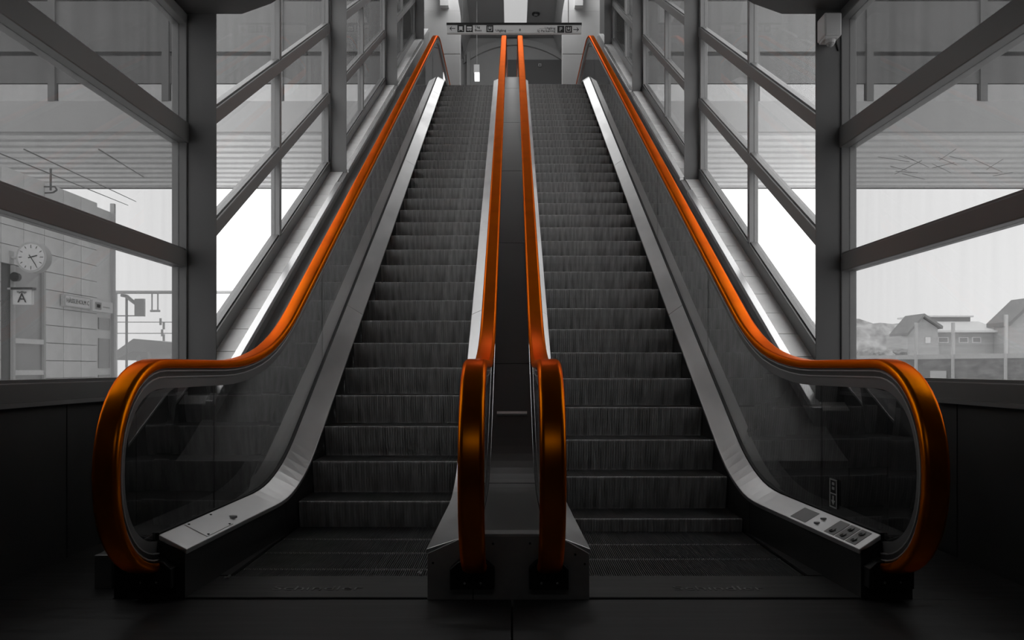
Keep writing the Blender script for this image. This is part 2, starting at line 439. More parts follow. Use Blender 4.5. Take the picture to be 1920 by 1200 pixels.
# ============================================================ ESCALATORS
def step_mesh(W, name):
    """ridged tread and ridged riser; origin at the nosing, middle of the step"""
    mb = MB()
    def strip(pitch, rows, depthvec):
        n = int(W / pitch); p = W / n; xs = []
        for i in range(n):
            x = -W/2 + i*p
            xs += [(x, 1), (x + p*.45, 1), (x + p*.5, 0), (x + p*.95, 0)]
        xs.append((W/2, 1)); b = len(mb.v)
        for x, r in xs:
            for (y, z) in rows:
                mb.v.append((x, y + (0 if r else depthvec[0]), z + (0 if r else depthvec[1])))
        k = len(rows)
        for i in range(len(xs)-1):
            for j in range(k-1): mb.f.append((b+i*k+j, b+(i+1)*k+j, b+(i+1)*k+j+1, b+i*k+j+1))
    strip(.0115, [(.425, 0), (.012, 0)], (0, -.009))
    nt = len(mb.f)
    strip(.0190, [(.012, 0), (.0, -.005), (.0, -.016), (.010, -.09), (.028, -.17), (.05, -.245)], (.009, 0))
    nr = len(mb.f)
    # sides
    for sx in (-W/2, W/2):
        mb.poly([(sx, .425, 0), (sx, .012, 0), (sx, 0, -.016), (sx, .01, -.09), (sx, .05, -.245), (sx, .425, -.245)])
    me = bpy.data.meshes.new(name); me.from_pydata(mb.v, [], mb.f)
    me.materials.append(M['tread']); me.materials.append(M['step']); me.materials.append(M['skirt'])
    for i, p in enumerate(me.polygons): p.material_index = 0 if i < nt else (1 if i < nr else 2)
    return me

def escalator(side, label, s_out, g_out, s_in, g_in, phase, sg):
    """s = skirt line, g = glass line; out = wall side, in = middle"""
    E = thing('escalator', label, 'escalator', 'pair of escalators')
    so, go = flare(*s_out), flare(*g_out); si, gi = flare(*s_in), flare(*g_in)
    # --- steps
    a, b = sorted((s_out[0], s_in[0])); W = b - a - .012; xm = (a + b)/2
    me = step_mesh(W, 'step'); d = phase
    while d > 4.35: d -= .4
    while d < 19.2:
        z = min(max(0, plane(d)), TOP)
        o = bpy.data.objects.new('step', me); COL.objects.link(o); o.parent = E; o.location = (xm, d, z - (.002 if z == 0 else 0))
        d += .4
    # --- comb plate, threshold plate with comb teeth
    mb = MB(); mb.prism([(so(4.37), 4.37, -.01), (so(3.97), 3.97, -.01), (si(3.97), 3.97, -.01), (si(4.37), 4.37, -.01)], (0,0,.017))
    mb.build('comb_plate', M['comb'], E)
    mb = MB(); n = 90
    for i in range(n):
        x = a + .01 + (b-a-.02)*i/n; mb.box(x, x+.006, 4.37, 4.40, -.004, .006)
    mb.build('comb_teeth', M['comb'], E, kind='stuff')
    mb = MB(); mb.box(min(s_out[1], s_in[1])-.0, max(s_out[1], s_in[1]), 3.957, 3.972, -.02, .006).build('threshold_strip', M['joint'], E)
    text('engraved_name', 'Schindler', .105, ((-.965 if sg < 0 else 1.02), 4.12, .0085), (0,0,0), M['engr'], E, .0008, sx=1.15)
    # flat side borders beside the lowest steps
    mb = MB(); mb.prism([(so(5.4), 5.5, .0), (s_out[0], 5.5, .0), (s_out[0], 4.37, .0), (so(4.37), 4.37, .0), (so(4.9), 4.9, 0)], (0,0,.012)); mb.build('side_border', M['comb'], E)
    # --- upper landing
    MB().box(a, b, 19.0, 24, TOP-.1, TOP+.004).build('landing_plate', M['comb'], E)
    for nm, sk, gk, sk2 in (('outer', so, go, s_out), ('inner', si, gi, s_in)):
        dirn = 1 if (gk(10) > sk(10)) else -1
        # skirt : vertical sheet in three lengths
        for (d0, d1) in ((3.972, 5.45), (5.455, 9.9), (9.905, 14.3), (14.305, 18.6), (18.605, 22)):
            p = [q for q in DECK_IN if d0 < q[0] < d1]; p = [(d0, zat(DECK_IN, d0))] + p + [(d1, zat(DECK_IN, d1))]
            mb = MB()
            for q, r in zip(p, p[1:]):
                z0 = max(-.05, min(TOP, plane(q[0]))-.5) if q[0] > 6 else -.05; z1 = max(-.05, min(TOP, plane(r[0]))-.5) if r[0] > 6 else -.05
                t = dirn*.012
                mb.hexa([(sk(q[0]),q[0],z0),(sk(q[0])+t,q[0],z0),(sk(r[0])+t,r[0],z1),(sk(r[0]),r[0],z1),
                         (sk(q[0]),q[0],q[1]),(sk(q[0])+t,q[0],q[1]),(sk(r[0])+t,r[0],r[1]),(sk(r[0]),r[0],r[1])])
            mb.build('skirt_panel', M['skirt'], E)
        # deck : tilted steel strip between the skirt and the glass
        ends = [3.955, 8.2, 12.6, 16.9, 22.2] if nm == 'outer' else [3.96, 8.2, 12.6, 16.9, 22.2]
        for d0, d1 in zip(ends, ends[1:]):
            ds = [d0] + [q[0] for q in DECK_IN if d0+.02 < q[0] < d1-.02] + [d1-.004]
            mb = MB(); base = 0
            for q in ds:
                xa_, xb_ = sk(q) - dirn*.008, gk(q) - dirn*.020
                za, zb = zat(DECK_IN, q), zat(DECK_OUT, q)
                mb.v += [(xa_, q, za-.02), (xa_, q, za+.004), (xb_, q, zb+.004), (xb_, q, zb-.02)]
            for i in range(len(ds)-1):
                for j in range(4): mb.f.append((i*4+j, i*4+(j+1)%4, i*4+4+(j+1)%4, i*4+4+j))
            mb.f += [(0,1,2,3), tuple((len(ds)-1)*4+j for j in range(4))]
            mb.build('deck_strip', M['deck'], E, bevel=.003)
        # dark gasket at the foot of the glass
        mb = MB(); sweep(mb, DECK_OUT, rect(-.017, .017, -.03, .010), gk); mb.build('glass_gasket', M['black'], E)
        # handrail and its profiles
        top_off = RAIL
        mb = MB(); sweep(mb, RAIL, rail_sec(), gk); h = mb.build('handrail', M['orange'], E, smooth=True)
        h['label'] = 'glossy orange handrail'
        i0 = 2; cut = RAIL[i0:-2]
        mb = MB(); sweep(mb, cut, rect(-.034, .034, -.050, -.006), gk); mb.build('handrail_track', M['track'], E)
        for u_, v_ in ((.043, -.0205), (.038, -.050)):
            mb = MB(); sweep(mb, cut, rect(-u_, u_, v_-.0055, v_), gk); mb.build('bright_bead', M['line'], E, label='thin bright metal bead')
        mb = MB(); sweep(mb, cut, rect(-.024, .024, -.108, -.052), gk); mb.build('clamp_profile', M['strip'], E)
        # glass panels
        OFF = offset(RAIL, -.100)
        joints = [3.0, 4.67, 7.2, 9.7, 12.2, 14.7, 17.2, 19.6, 24]
        half = [q for q in OFF]
        # monotone upper outline: from the front-most point of the newel on
        im = min(range(len(half)//2), key=lambda i: half[i][0])
        upper = half[im:]; ie = max(range(len(upper)), key=lambda i: upper[i][0]); lower_end = upper[ie:]; upper = upper[:ie+1]
        lower_new = [q for q in half[:im] if q[0] < 4.06][::-1]
        th = .012
        for j0, j1 in zip(joints, joints[1:]):
            g = .004
            u = [q for q in upper if j0+g < q[0] < j1-g]
            if j0 > 3.5: u = [(j0+g, zat(upper, j0+g))] + u
            if j1 < 23: u = u + [(j1-g, zat(upper, j1-g))]
            l = [q for q in DECK_OUT if max(j0+g, 3.97) < q[0] < min(j1-g, 22.0)]
            if j0 < 3.5: l = [(4.0, .303)] + l[1:]
            else: l = [(j0+g, zat(DECK_OUT, j0+g))] + l
            if j1 < 23: l = l + [(j1-g, zat(DECK_OUT, j1-g))]
            poly = u + [(q[0], q[1]-.01) for q in l[::-1]]
            if j0 < 3.5: poly += lower_new[::-1]
            mb = MB(); k = len(poly)
            mb.v = [(gk(q[0])-th/2, q[0], q[1]) for q in poly] + [(gk(q[0])+th/2, q[0], q[1]) for q in poly]
            mb.f = [tuple(range(k)), tuple(range(2*k-1, k-1, -1))]
            # rims stay as steel-less clear edge
            mb.f += [(i, (i+1)%k, k+(i+1)%k, k+i) for i in range(k)]
            mb.build('glass_panel', M['bal'], E)
    # outer cladding behind the outer glass
    x0 = (lambda q: go(q) + (.018 if go(10) > 0 else -.018)); x1 = 2.40*sg
    mb = MB(); mb2 = MB()
    for q, r in zip(DECK_OUT, DECK_OUT[1:]):
        x1 = (1.90 if q[0] < 5.9 else 2.40)*sg
        (mb2 if q[0] < 5.9 else mb).hexa([(x0(q[0]),q[0],q[1]-.5 if q[1] > .6 else 0),(x1,q[0],q[1]-.5 if q[1] > .6 else 0),(x1,r[0],r[1]-.5 if r[1] > .6 else 0),(x0(r[0]),r[0],r[1]-.5 if r[1] > .6 else 0),
                 (x0(q[0]),q[0],q[1]),(x1,q[0],q[1]),(x1,r[0],r[1]),(x0(r[0]),r[0],r[1])])
    mb.build('outer_cladding', M['gutter'], E); mb2.build('base_cladding', M['black'], E)  # lower length blackened: shade at the foot is put into its colour
    # closed front end of the outer balustrade base
    xs, xg = so(3.9), go(3.9)+sg*.13
    MB().hexa([(xs,3.955,0),(xg,3.955,0),(xg,3.972,0),(xs,3.972,0),(xs,3.955,.232),(xg,3.955,.322),(xg,3.972,.322),(xs,3.972,.232)]).build('end_cap', M['skirt'], E)
    # black inlets where the handrails enter the base
    for xc_, w_, y_ in ((go(3.9), .105, 3.955), ((s_in[1] > 0 and .1725 or -.186), (.0915 if sg > 0 else .104), 3.944)):
        pr = [(-w_,.066),(w_,.066),(w_,.160),(w_*.66,.192),(w_*.45,.20),(-w_*.45,.20),(-w_*.66,.192),(-w_,.160)]
        mb = MB(); mb.prism([(xc_+u, y_-.07, z) for u, z in pr], (0,.068,0)); bo = mb.build('handrail_inlet', M['black'], E, bevel=.004)
        for u in (-.035, .04):
            MB().cyl((xc_+u, y_-.07, .098), (0,-1,0), .006, .004, 10).build('screw', M['steel'], bo)
    return E, so, go

EL, soL, goL = escalator('left', 'left escalator, narrower of the two, dark steps rising between a wall-side and a centre handrail', (-1.48,-1.555), (-1.645,-1.70), (-.39,-.40), (-.172,-.172), 5.75, -1)
ER, soR, goR = escalator('right', 'right escalator, wider of the two, with warning stickers on its outer steel deck', (1.555,1.66), (1.70,1.775), (.34,.365), (.172,.172), 5.59, 1)

# plate and key switch on the left deck, stickers on the right deck
def deck_frame(sk, gk, d, dirn):
    """point on the flat bottom deck: t 0..1 across, d along"""
    def P(t, dd, h=.0): 
        xa, xb = sk(dd) - dirn*.008, gk(dd) - dirn*.020
        return (lerp(xa, xb, t), dd, lerp(.238, .307, t) + h)
    return P
def plate(P, t0, t1, d0, d1, h, name, m, parent, label=None):
    mb = MB(); mb.hexa([P(t0,d0,-.002),P(t1,d0,-.002),P(t1,d1,-.002),P(t0,d1,-.002),P(t0,d0,h),P(t1,d0,h),P(t1,d1,h),P(t0,d1,h)])
    return mb.build(name, m, parent, label=label)
PL = deck_frame(soL, goL, 0, -1); PR = deck_frame(soR, goR, 0, 1)
cp = plate(PL, .08, .93, 4.22, 4.56, .0035, 'cover_plate', M['deck'], EL)
for t, d in ((.14,4.25),(.87,4.25),(.14,4.53),(.87,4.53)):
    MB().cyl(PL(t,d,.002), (0,0,1), .007, .004, 10).build('screw', M['black'], cp)
MB().cyl(PL(.35,4.66,0), (.05,0,1), .022, .010, 16).build('key_switch', M['line'], EL)
plate(PR, .10, .80, 4.60, 4.80, .002, 'sticker', M['sticker'], ER, 'blank pale sticker')
for t in (.3, .62): MB().cyl(PR(t,4.50,0), (-.05,0,1), .016, .008, 14).build('key_switch', M['line'], ER)
for i, (d0, d1) in enumerate(((4.25,4.36),(4.135,4.235),(4.02,4.12))):
    s = plate(PR, .08, .88, d0, d1, .002, 'sticker', M['sticker'], ER, 'pale warning sticker with black pictograms')
    for q in range(2 if i else 1):
        t = .3 + .38*q
        x, y, z = PR(t, (d0+d1)/2, .0032)
        MB().cyl((x, y, z-.001), (-.3,0,1), .021, .0015, 14).build('pictogram', M['signb'], s)
        plate(PR, t-.05, t+.12, (d0+d1)/2-.008, (d0+d1)/2+.004, .005, 'pictogram', M['sticker'], s)
# vertical pictogram strip on the right glass
xg = goR(4.5)
st = MB().box(xg-.014, xg-.0085, 4.44, 4.54, .345, .50).build('glass_sticker', M['black'], ER, label='narrow upright black sticker with white arrows')
mb = MB(); 
for (y0,y1,z0,z1) in ((4.44,4.54,.345,.352),(4.44,4.54,.493,.50),(4.44,4.449,.345,.50),(4.531,4.54,.345,.50),(4.44,4.54,.418,.424)): mb.box(xg-.016, xg-.0138, y0,y1,z0,z1)
for zc_ in (.475, .45): mb.box(xg-.016, xg-.0138, 4.475, 4.505, zc_-.007, zc_+.007)
mb.prism([(xg-.016,4.465,.385),(xg-.016,4.515,.385),(xg-.016,4.49,.36)], (.002,0,0)); mb.box(xg-.016, xg-.0138, 4.482, 4.498, .385, .41)
mb.build('arrow_print', M['sticker'], st)

# ---- centre cover between the two escalators
CC = thing('center_cover', 'dark steel cover strip running up between the two middle handrails, on its boxed front end', 'cover')
cj = [3.972, 5.55, 7.2, 9.65, 12.1, 14.6, 17.1, 22.2]
for d0, d1 in zip(cj, cj[1:]):
    p = [(d0, zat(DECK_OUT, d0))] + [q for q in DECK_OUT if d0 < q[0] < d1] + [(d1-.010, zat(DECK_OUT, d1-.010))]
    mb = MB(); sweep(mb, p, rect(-.153, .153, -.02, .0), lambda d: 0); mb.build('cover_panel', M['cover'], CC)
mb = MB(); sweep(mb, DECK_OUT, rect(-.15, .15, -.06, -.03), lambda d: 0); mb.build('cover_backing', M['joint'], CC)
# bright trim strip across the cover
d = 6.49; z = zat(DECK_OUT, d)
MB().prism([(-.118, d, z), (-.118, d+.03, z+.017), (-.118, d+.026, z+.030), (-.118, d-.004, z+.013)], (.236,0,0)).build('trim_strip', M['line'], CC)
# front box
zi, zo = .236, .307
poly = [(-.402,0),(.367,0),(.367,zi-.018),(.215,zo-.004),(-.215,zo-.004),(-.402,zi-.018)]
MB().prism([(u, 3.946, z) for u, z in poly], (0,.026,0)).build('end_box', M['block'], CC, bevel=.002)
MB().box(-.155, .155, 3.95, 4.05, .296, .312).build('cover_lip', M['block'], CC, bevel=.004)
MB().box(-.10, .13, 3.9465, 3.951, .288, .296).build('slot', M['black'], CC)
for x, z in ((-.09,.266),(.085,.268),(.30,.215),(.345,.17),(-.375,.175)):
    MB().cyl((x, 3.946, z), (0,-1,0), .0055, .003, 10).build('screw', M['black'], CC)
MB().box(-.187, -.183, 3.9445, 3.947, 0, .064).build('joint_line', M['black'], CC)

# ============================================================ LOOSE THINGS
# security camera on the right column
dC = COLS[1][0]
sc = thing('security_camera', 'small boxy security camera fixed high on the nearest right column', 'camera')
MB().box(2.365, 2.495, dC-.17, dC-.002, 3.615, 3.79).build('housing', M['white'], sc, bevel=.012)
MB().box(2.37, 2.47, dC-.165, dC-.03, 3.595, 3.617).build('bracket', M['white'], sc, bevel=.006)
MB().cyl((2.425, dC-.12, 3.572), (0,0,1), .034, .025, 20, .040).build('dome_ring', M['white'], sc)
mb = MB(); 
for i in range(4):
    r0 = .036*math.cos(math.radians(i*22.5)); r1 = .036*math.cos(math.radians((i+1)*22.5)); z0 = .036*math.sin(math.radians(i*22.5)); z1 = .036*math.sin(math.radians((i+1)*22.5))
    mb.cyl((2.425, dC-.12, 3.573-z0*.8), (0,0,-1), r0*.85, (z1-z0)*.8, 16, max(r1*.85,.002))
mb.build('lens_dome', M['far1'], sc, smooth=True)
MB().bar((2.49,dC-.01,3.72),(2.53,dC-.006,3.56),.006).build('cable', M['black'], sc)
# small box on the floor by the left newel
fb = thing('junction_box', 'small pale box standing on the floor behind the left newel', 'box')
MB().box(-2.08, -1.995, 4.14, 4.26, 0, .168).build('body', M['sill'], fb, bevel=.004)
MB().box(-1.995, -1.965, 4.16, 4.26, .012, .13).build('lid', M['sill'], fb, bevel=.003)
# litter
def litter(name, x, y, s, label, seed):
    random.seed(seed); mb = MB(); n = 9; pts = []
    for i in range(n):
        a = 2*math.pi*i/n; r = s*(.6+.4*random.random()); pts.append((x+r*math.cos(a), y+r*.8*math.sin(a), .012+random.random()*s*.9))
    c = (x, y, .012+s*.5)
    b = len(mb.v); mb.v += pts + [c, (x, y, .009)]
    for i in range(n): mb.f.append((b+i, b+(i+1)%n, b+n)); mb.f.append((b+(i+1)%n, b+i, b+n+1))
    return tag(mb.build(name, M['white']), label, 'litter')
litter('crumpled_paper', -.485, 4.40, .020, 'crumpled scrap of pale paper on the left comb beside the centre box', 3)
litter('paper_scrap', -1.47, 4.30, .020, 'torn paper scrap at the outer corner of the left comb plate', 5)

# ============================================================ UPPER HALL
HD = 30.0
stag(MB().box(-4, 4, 24, HD, TOP-.3, TOP-.002).build('floor_upper', M['hallceil']), 'upper hall floor')
stag(MB().box(-4, 4, 21.6, HD+.2, 13.0, 13.2).build('ceiling_upper', M['hallceil']), 'grey ceiling of the upper hall')
bw = struct('wall_upper_back', 'back wall of the upper hall with a shallow arch')
MB().box(-4, 4, HD, HD+.2, TOP, 13).build('plaster', M['hall'], bw)
def px(x, y, d): return ((x-960)*d/F, 1.10-(y-690)*d/F)
# arch band on the back wall
mb = MB(); n = 16; xc_ = .12
out = []; inn = []
for i in range(n+1):
    t = -1 + 2*i/n; x = xc_ + t*1.85
    out.append((x, 12.93 - .62*t*t)); inn.append((x, 12.72 - .66*t*t))
for i in range(n): mb.hexa([(inn[i][0],HD-.12,inn[i][1]),(inn[i+1][0],HD-.12,inn[i+1][1]),(inn[i+1][0],HD,inn[i+1][1]),(inn[i][0],HD,inn[i][1]),
                            (out[i][0],HD-.12,out[i][1]),(out[i+1][0],HD-.12,out[i+1][1]),(out[i+1][0],HD,out[i+1][1]),(out[i][0],HD,out[i][1])])
mb.build('arch_band', M['hall'], bw)
MB().box(-.15, 1.85, HD-.06, HD, TOP, px(0,113,HD)[1]).build('dark_panel', M['halldark'], bw)
MB().box(-1.62, -1.50, HD-.3, HD, TOP, 12.4).build('pilaster', M['hall'], bw)
for x0, x1 in ((-.42,-.34),): MB().box(x0, x1, HD-.08, HD, TOP, 12.3).build('pilaster', M['hall'], bw)
for side, sg in (('left',-1),('right',1)):
    stag(MB().box(*sorted((sg*2.6, sg*2.7)), 24, HD, TOP, 12.99).build('wall_upper_%s' % side, M['hall']), 'upper hall side wall, %s' % side)
    pr = thing('stone_pier', 'pale squared pier at the top of the %s escalator' % side, 'pier', 'piers of the upper hall')
    xa, xb = ((-2.58, -1.50) if sg < 0 else (1.46, 2.58))
    zj = 10.15
    MB().box(xa, xb, 24, 24.5, TOP, zj).build('pier_block', M['hall'], pr, bevel=.01)
    MB().box(xa, xb, 24, 24.5, zj+.012, 11.4).build('pier_block', M['hall'], pr, bevel=.01)
    MB().hexa([(xa,24,11.4),(xb,24,11.4),(xb,24.5,11.4),(xa,24.5,11.4),(xa,24,12.98),(xb-.28,24,12.98),(xb-.28,24.5,12.98),(xa,24.5,12.98)] if sg < 0 else
              [(xa,24,11.4),(xb,24,11.4),(xb,24.5,11.4),(xa,24.5,11.4),(xa+.28,24,12.98),(xb,24,12.98),(xb,24.5,12.98),(xa+.28,24.5,12.98)]).build('pier_head', M['hall'], pr)
    xk0, xk1 = ((-2.06,-1.82) if sg < 0 else (1.80,2.03))
    MB().box(xk0, xk1, 23.78, 24, 11.47, 12.98).build('corbel', M['white'], pr)
    x2 = sg*1.95
    # rib running back under the ceiling
    _rib = MB().prism([(sg*1.72,24.55,12.99),(sg*1.45,24.55,12.99),(sg*1.72,24.55,12.3)], (0,5.1,0)); stag(_rib.build('trim_%d' % (4 if sg<0 else 5), M['hall']), 'sloping rib under the upper hall ceiling, %s' % side)
# ceiling light panel
cp_ = thing('ceiling_light', 'long pale light panel set in the upper hall ceiling', 'lamp')
MB().box(-.28, .52, 22, HD-1.0, 12.96, 12.998).build('frame', M['white'], cp_)
MB().box(-.26, .50, 22.02, HD-1.02, 12.945, 12.962).build('diffuser', M['lamp'], cp_)
sd = thing('smoke_detector', 'dark round smoke detector on the upper hall ceiling', 'detector')
MB().cyl((.80, 27.9, 12.998), (0,0,-1), .13, .05, 20).build('base', M['signb'], sd)
MB().cyl((.80, 27.9, 12.95), (0,0,-1), .08, .05, 20, .05).build('sensor_head', M['halldark'], sd)
wl_ = thing('wall_lamp', 'upright white lamp hanging near the left of the upper hall', 'lamp')
x, z = px(894, 123, 27); 
MB().box(x-.09, x+.09, 26.9, 27.05, z-.25, z).build('housing', M['white'], wl_)
MB().box(x-.07, x+.09, 26.9, 27.05, z-.50, z-.255).build('diffuser', M['lampw'], wl_)
MB().cyl((x, 27, z), (0,0,1), .012, 13-z, 8).build('rod', M['signg'], wl_)
wb = thing('wall_speaker', 'tiny square wall box on the dark panel of the upper hall', 'speaker')
x, z = px(1012, 124, HD); MB().box(x-.055, x+.055, HD-.12, HD-.06, z-.05, z+.05).build('housing', M['hall'], wb); MB().box(x-.03, x+.03, HD-.125, HD-.119, z-.02, z+.01).build('grille', M['signb'], wb)

# hanging direction sign
SD = 21.3
sn = thing('direction_sign', 'long white hanging direction sign with arrows across the top of the stairs', 'sign')
x0, z1 = px(838, 47, SD); x1, z0 = px(1090, 61.5, SD)
MB().box(x0, x1, SD, SD+.12, z0, z1).build('sign_board', M['signw'], sn)
MB().box(x0-.01, x1+.01, SD-.02, SD+.14, z1, z1+.055).build('top_rail', M['signb'], sn)
for x in (867, 1066): MB().cyl((px(x,0,SD)[0], SD+.06, z1+.05), (0,0,1), .012, 13-z1, 8).build('hanger_rod', M['signg'], sn)
R = (math.pi/2, 0, 0)
def stext(s, x, y, size, align='CENTER', sx=1.15):
    X, Z = px(x, y, SD); return text('lettering', s, size, (X, SD-.004, Z), R, M['signb'], sn, .003, align, sx)
def picto(x, y, kind):
    X, Z = px(x, y, SD); h = .088
    b = MB().box(X-h, X+h, SD-.008, SD-.001, Z-h, Z+h).build('pictogram_tile', M['signb'], sn)
    mb = MB(); A = SD-.011; B = SD-.007
    if kind == 'train': mb.box(X-.045,X+.045,A,B,Z-.035,Z+.055); mb.box(X-.06,X-.03,A,B,Z-.06,Z-.045); mb.box(X+.03,X+.06,A,B,Z-.06,Z-.045)
    if kind == 'bus': mb.box(X-.06,X+.06,A,B,Z+.0,Z+.05); mb.box(X-.06,X+.06,A,B,Z-.045,Z-.02); mb.box(X-.04,X-.02,A,B,Z-.06,Z-.045); mb.box(X+.02,X+.04,A,B,Z-.06,Z-.045)
    if kind == 'exit': mb.box(X-.055,X-.04,A,B,Z-.055,Z+.055); mb.box(X+.04,X+.055,A,B,Z-.055,Z+.055); mb.box(X-.055,X+.055,A,B,Z-.06,Z-.047); mb.prism([(X-.03,A,Z+.03),(X+.03,A,Z+.03),(X,A,Z-.02)],(0,.004,0)); mb.box(X-.01,X+.01,A,B,Z+.02,Z+.06)
    if kind == 'P': mb.box(X-.03,X-.012,A,B,Z-.05,Z+.05); mb.box(X-.03,X+.03,A,B,Z+.035,Z+.05); mb.box(X-.03,X+.03,A,B,Z-.005,Z+.010); mb.box(X+.018,X+.033,A,B,Z-.005,Z+.05)
    mb.build('pictogram', M['signw'], b)
def arrow(x, y, s):
    X, Z = px(x, y, SD); mb = MB(); A = SD-.006
    mb.box(X-.07, X+.07, A, A+.004, Z-.008, Z+.008)
    for q in (-1, 1): mb.prism([(X+s*.075,A,Z),(X+s*.03,A,Z+q*.05),(X+s*.012,A,Z+q*.05),(X+s*.052,A,Z)], (0,.004,0))
    mb.build('arrow', M['signb'], sn)
arrow(848.5, 53.5, -1); picto(864, 53.8, 'train'); picto(880, 53.8, 'bus')
stext('Tåg', 895, 51, .085); stext('Buss', 896.5, 57, .085)
picto(918.5, 54, 'exit'); stext('Utgång', 939, 57.3, .085)
X, Z = px(957, 57.6, SD); MB().box(X-.07, X+.07, SD-.005, SD-.001, Z-.004, Z+.004).build('small_print', M['signg'], sn)
stext('⇅' if False else '8', 975, 56.5, .09)
X, Z = px(1016, 53.6, SD); MB().box(X-.07, X+.07, SD-.005, SD-.001, Z-.004, Z+.004).build('small_print', M['signg'], sn)
stext('Utgång', 1041.5, 53, .085, 'RIGHT'); stext('SJ Parkering', 1041.5, 58.3, .085, 'RIGHT')
picto(1051.5, 55, 'P'); picto(1066, 55, 'exit'); arrow(1080, 55.5, 1)

# ============================================================ OUTSIDE
stag(MB().box(-60, 60, -20, 200, -.5, -.35).build('floor_outside', M['ground']), 'pale paving outside the glass')
# bridge wings that carry the upper hall across the tracks
for side, sg in (('left',-1),('right',1)):
    B = thing('footbridge', 'wide grey footbridge crossing outside the %s windows, ribbed underneath' % side, 'bridge', 'footbridge wings')
    xa, xb = sorted((sg*2.9, sg*34))
    zs = 6.5
    MB().box(xa, xb, 19.1, 25.1, zs+.02, zs+.12).build('soffit', M['farmid'], B)
    mb = MB(); y = 19.2
    while y < 25.1: mb.box(xa, xb, y, y+.05, zs-.03, zs+.02); y += .55
    mb.build('soffit_rib', M['rib'], B, kind='stuff')
    MB().box(xa, xb, 19.0, 19.1, zs, 7.20).build('fascia', M['farlight'], B)
    MB().box(xa, xb, 19.07, 19.08, 7.20, 7.62).build('pane', M['pane_dim'], B)
    MB().box(xa, xb, 19.05, 19.12, 7.62, 8.25).build('spandrel', M['fardark'], B)
    MB().box(xa, xb, 19.05, 19.12, 8.35, 9.5).build('upper_panel', M['farpan'], B)
    MB().box(xa, xb, 19.05, 19.12, 9.6, 9.9).build('spandrel', M['fardark'], B)
    MB().box(xa, xb, 18.6, 25.5, 11.2, 11.5).build('bridge_roof', M['farpan'], B)
    MB().box(xa, xb, 25.0, 25.1, zs, 8.5).build('back_panel', M['fardark'], B)
    MB().box(xa, xb, 25.0, 25.1, 9.7, 11.2).build('back_panel', M['fardark'], B)
    x = xa
    while x < xb:
        MB().box(x, x+.16, 18.98, 19.14, 7.2, 11.2).build('post', M['fardark'], B); x += 2.6
    for x in ((-14, -22) if sg < 0 else (15, 24)):
        MB().cyl((x, 22, -.35), (0,0,1), .3, zs+.36, 16).build('support_column', M['fardark'], B)

# --- left station building with stone tiles, clock and signs
SB = thing('station_building', 'station building faced with pale square stone tiles beyond the left window', 'building')
WX = -9.0
MB().box(-14, WX-.04, 8, 18.05, -.35, 4.69).build('wall_core', M['sgap'], SB)
ty, tz = .68, .344
me = None; n_t = 0
y = 18.05 - ty
base_z = 1.10 + 14*16/F - tz*5
while y > 9.5:
    for r in range(16):
        z = base_z + r*tz
        yc = y + ty/2
        if 14.95 < yc < 15.95 and z < 2.9: continue
        if z + tz > 4.70 or z < -.7: continue
        if me is None:
            t0 = MB().box(WX-.04, WX, .008, ty-.008, .006, tz-.006).build('tile', M['stone'], SB); me = t0.data; t0.location = (0, y, z)
        else:
            o = bpy.data.objects.new('tile', me); COL.objects.link(o); o.parent = SB; o.location = (0, y, z)
    y -= ty
# tall window bay between the tiles
MB().box(WX-.03, WX-.01, 14.97, 15.98, -.35, 2.95).build('window_glass', M['far1'], SB)
for z in (1.55, .97, .25): MB().box(WX-.02, WX+.03, 14.97, 15.98, z, z+.09).build('window_bar', M['stone'], SB)
for yy in (14.95, 15.93): MB().box(WX-.02, WX+.04, yy, yy+.06, -.35, 2.95).build('window_jamb', M['mast'], SB)
# lighter end bay with small panes
EB = thing('entrance_bay', 'pale end bay with stacked panes at the corner of the station building', 'building')
MB().box(WX-1.2, WX-.02, 18.06, 18.72, -.35, 4.6).build('bay_wall', M['hwhite'], EB)
for z0, z1 in ((1.95,2.2),(1.1,1.75),(.35,.95),(-.3,.2)): MB().box(WX-.025, WX, 18.12, 18.62, z0, z1).build('pane', M['far1'], EB)
MB().box(WX-.04, WX+.05, 18.70, 18.78, -.35, 4.8).build('corner_post', M['mast'], EB)
# clock
CK = thing('station_clock', 'round white station clock with black hands on a wall arm', 'clock')
cy = 14.9; cx, cz = px(62, 483, cy); cr = .275
MB().cyl((cx, cy+.12, cz), (0,-1,0), cr, .18, 40).build('case', M['mast'], CK)
MB().cyl((cx, cy-.062, cz), (0,-1,0), cr*.86, .006, 40).build('dial', M['hwhite'], CK)
for i in range(12):
    a = math.radians(30*i); s, c = math.sin(a), math.cos(a); L = .045 if i % 3 else .06
    MB().prism([(cx+s*cr*.80-c*.006, cy-.070, cz+c*cr*.80+s*.006), (cx+s*cr*.80+c*.006, cy-.070, cz+c*cr*.80-s*.006),
                (cx+s*(cr*.80-L)+c*.006, cy-.070, cz+c*(cr*.80-L)-s*.006), (cx+s*(cr*.80-L)-c*.006, cy-.070, cz+c*(cr*.80-L)+s*.006)], (0,.003,0)).build('hour_mark', M['signb'], CK)
def hand(deg, L, w_, y, tail=.05):
    a = math.radians(deg); s, c = math.sin(a), math.cos(a)
    MB().prism([(cx-s*tail-c*w_, y, cz-c*tail+s*w_), (cx-s*tail+c*w_, y, cz-c*tail-s*w_), (cx+s*L+c*w_, y, cz+c*L-s*w_), (cx+s*L-c*w_, y, cz+c*L+s*w_)], (0,.004,0)).build('hand', M['signb'], CK)
hand(76, .12, .010, cy-.076); hand(147, .18, .007, cy-.082)
MB().bar((cx-cr+.02, cy+.03, cz), (WX, cy+.03, cz), .022, 8).build('arm', M['mast'], CK)
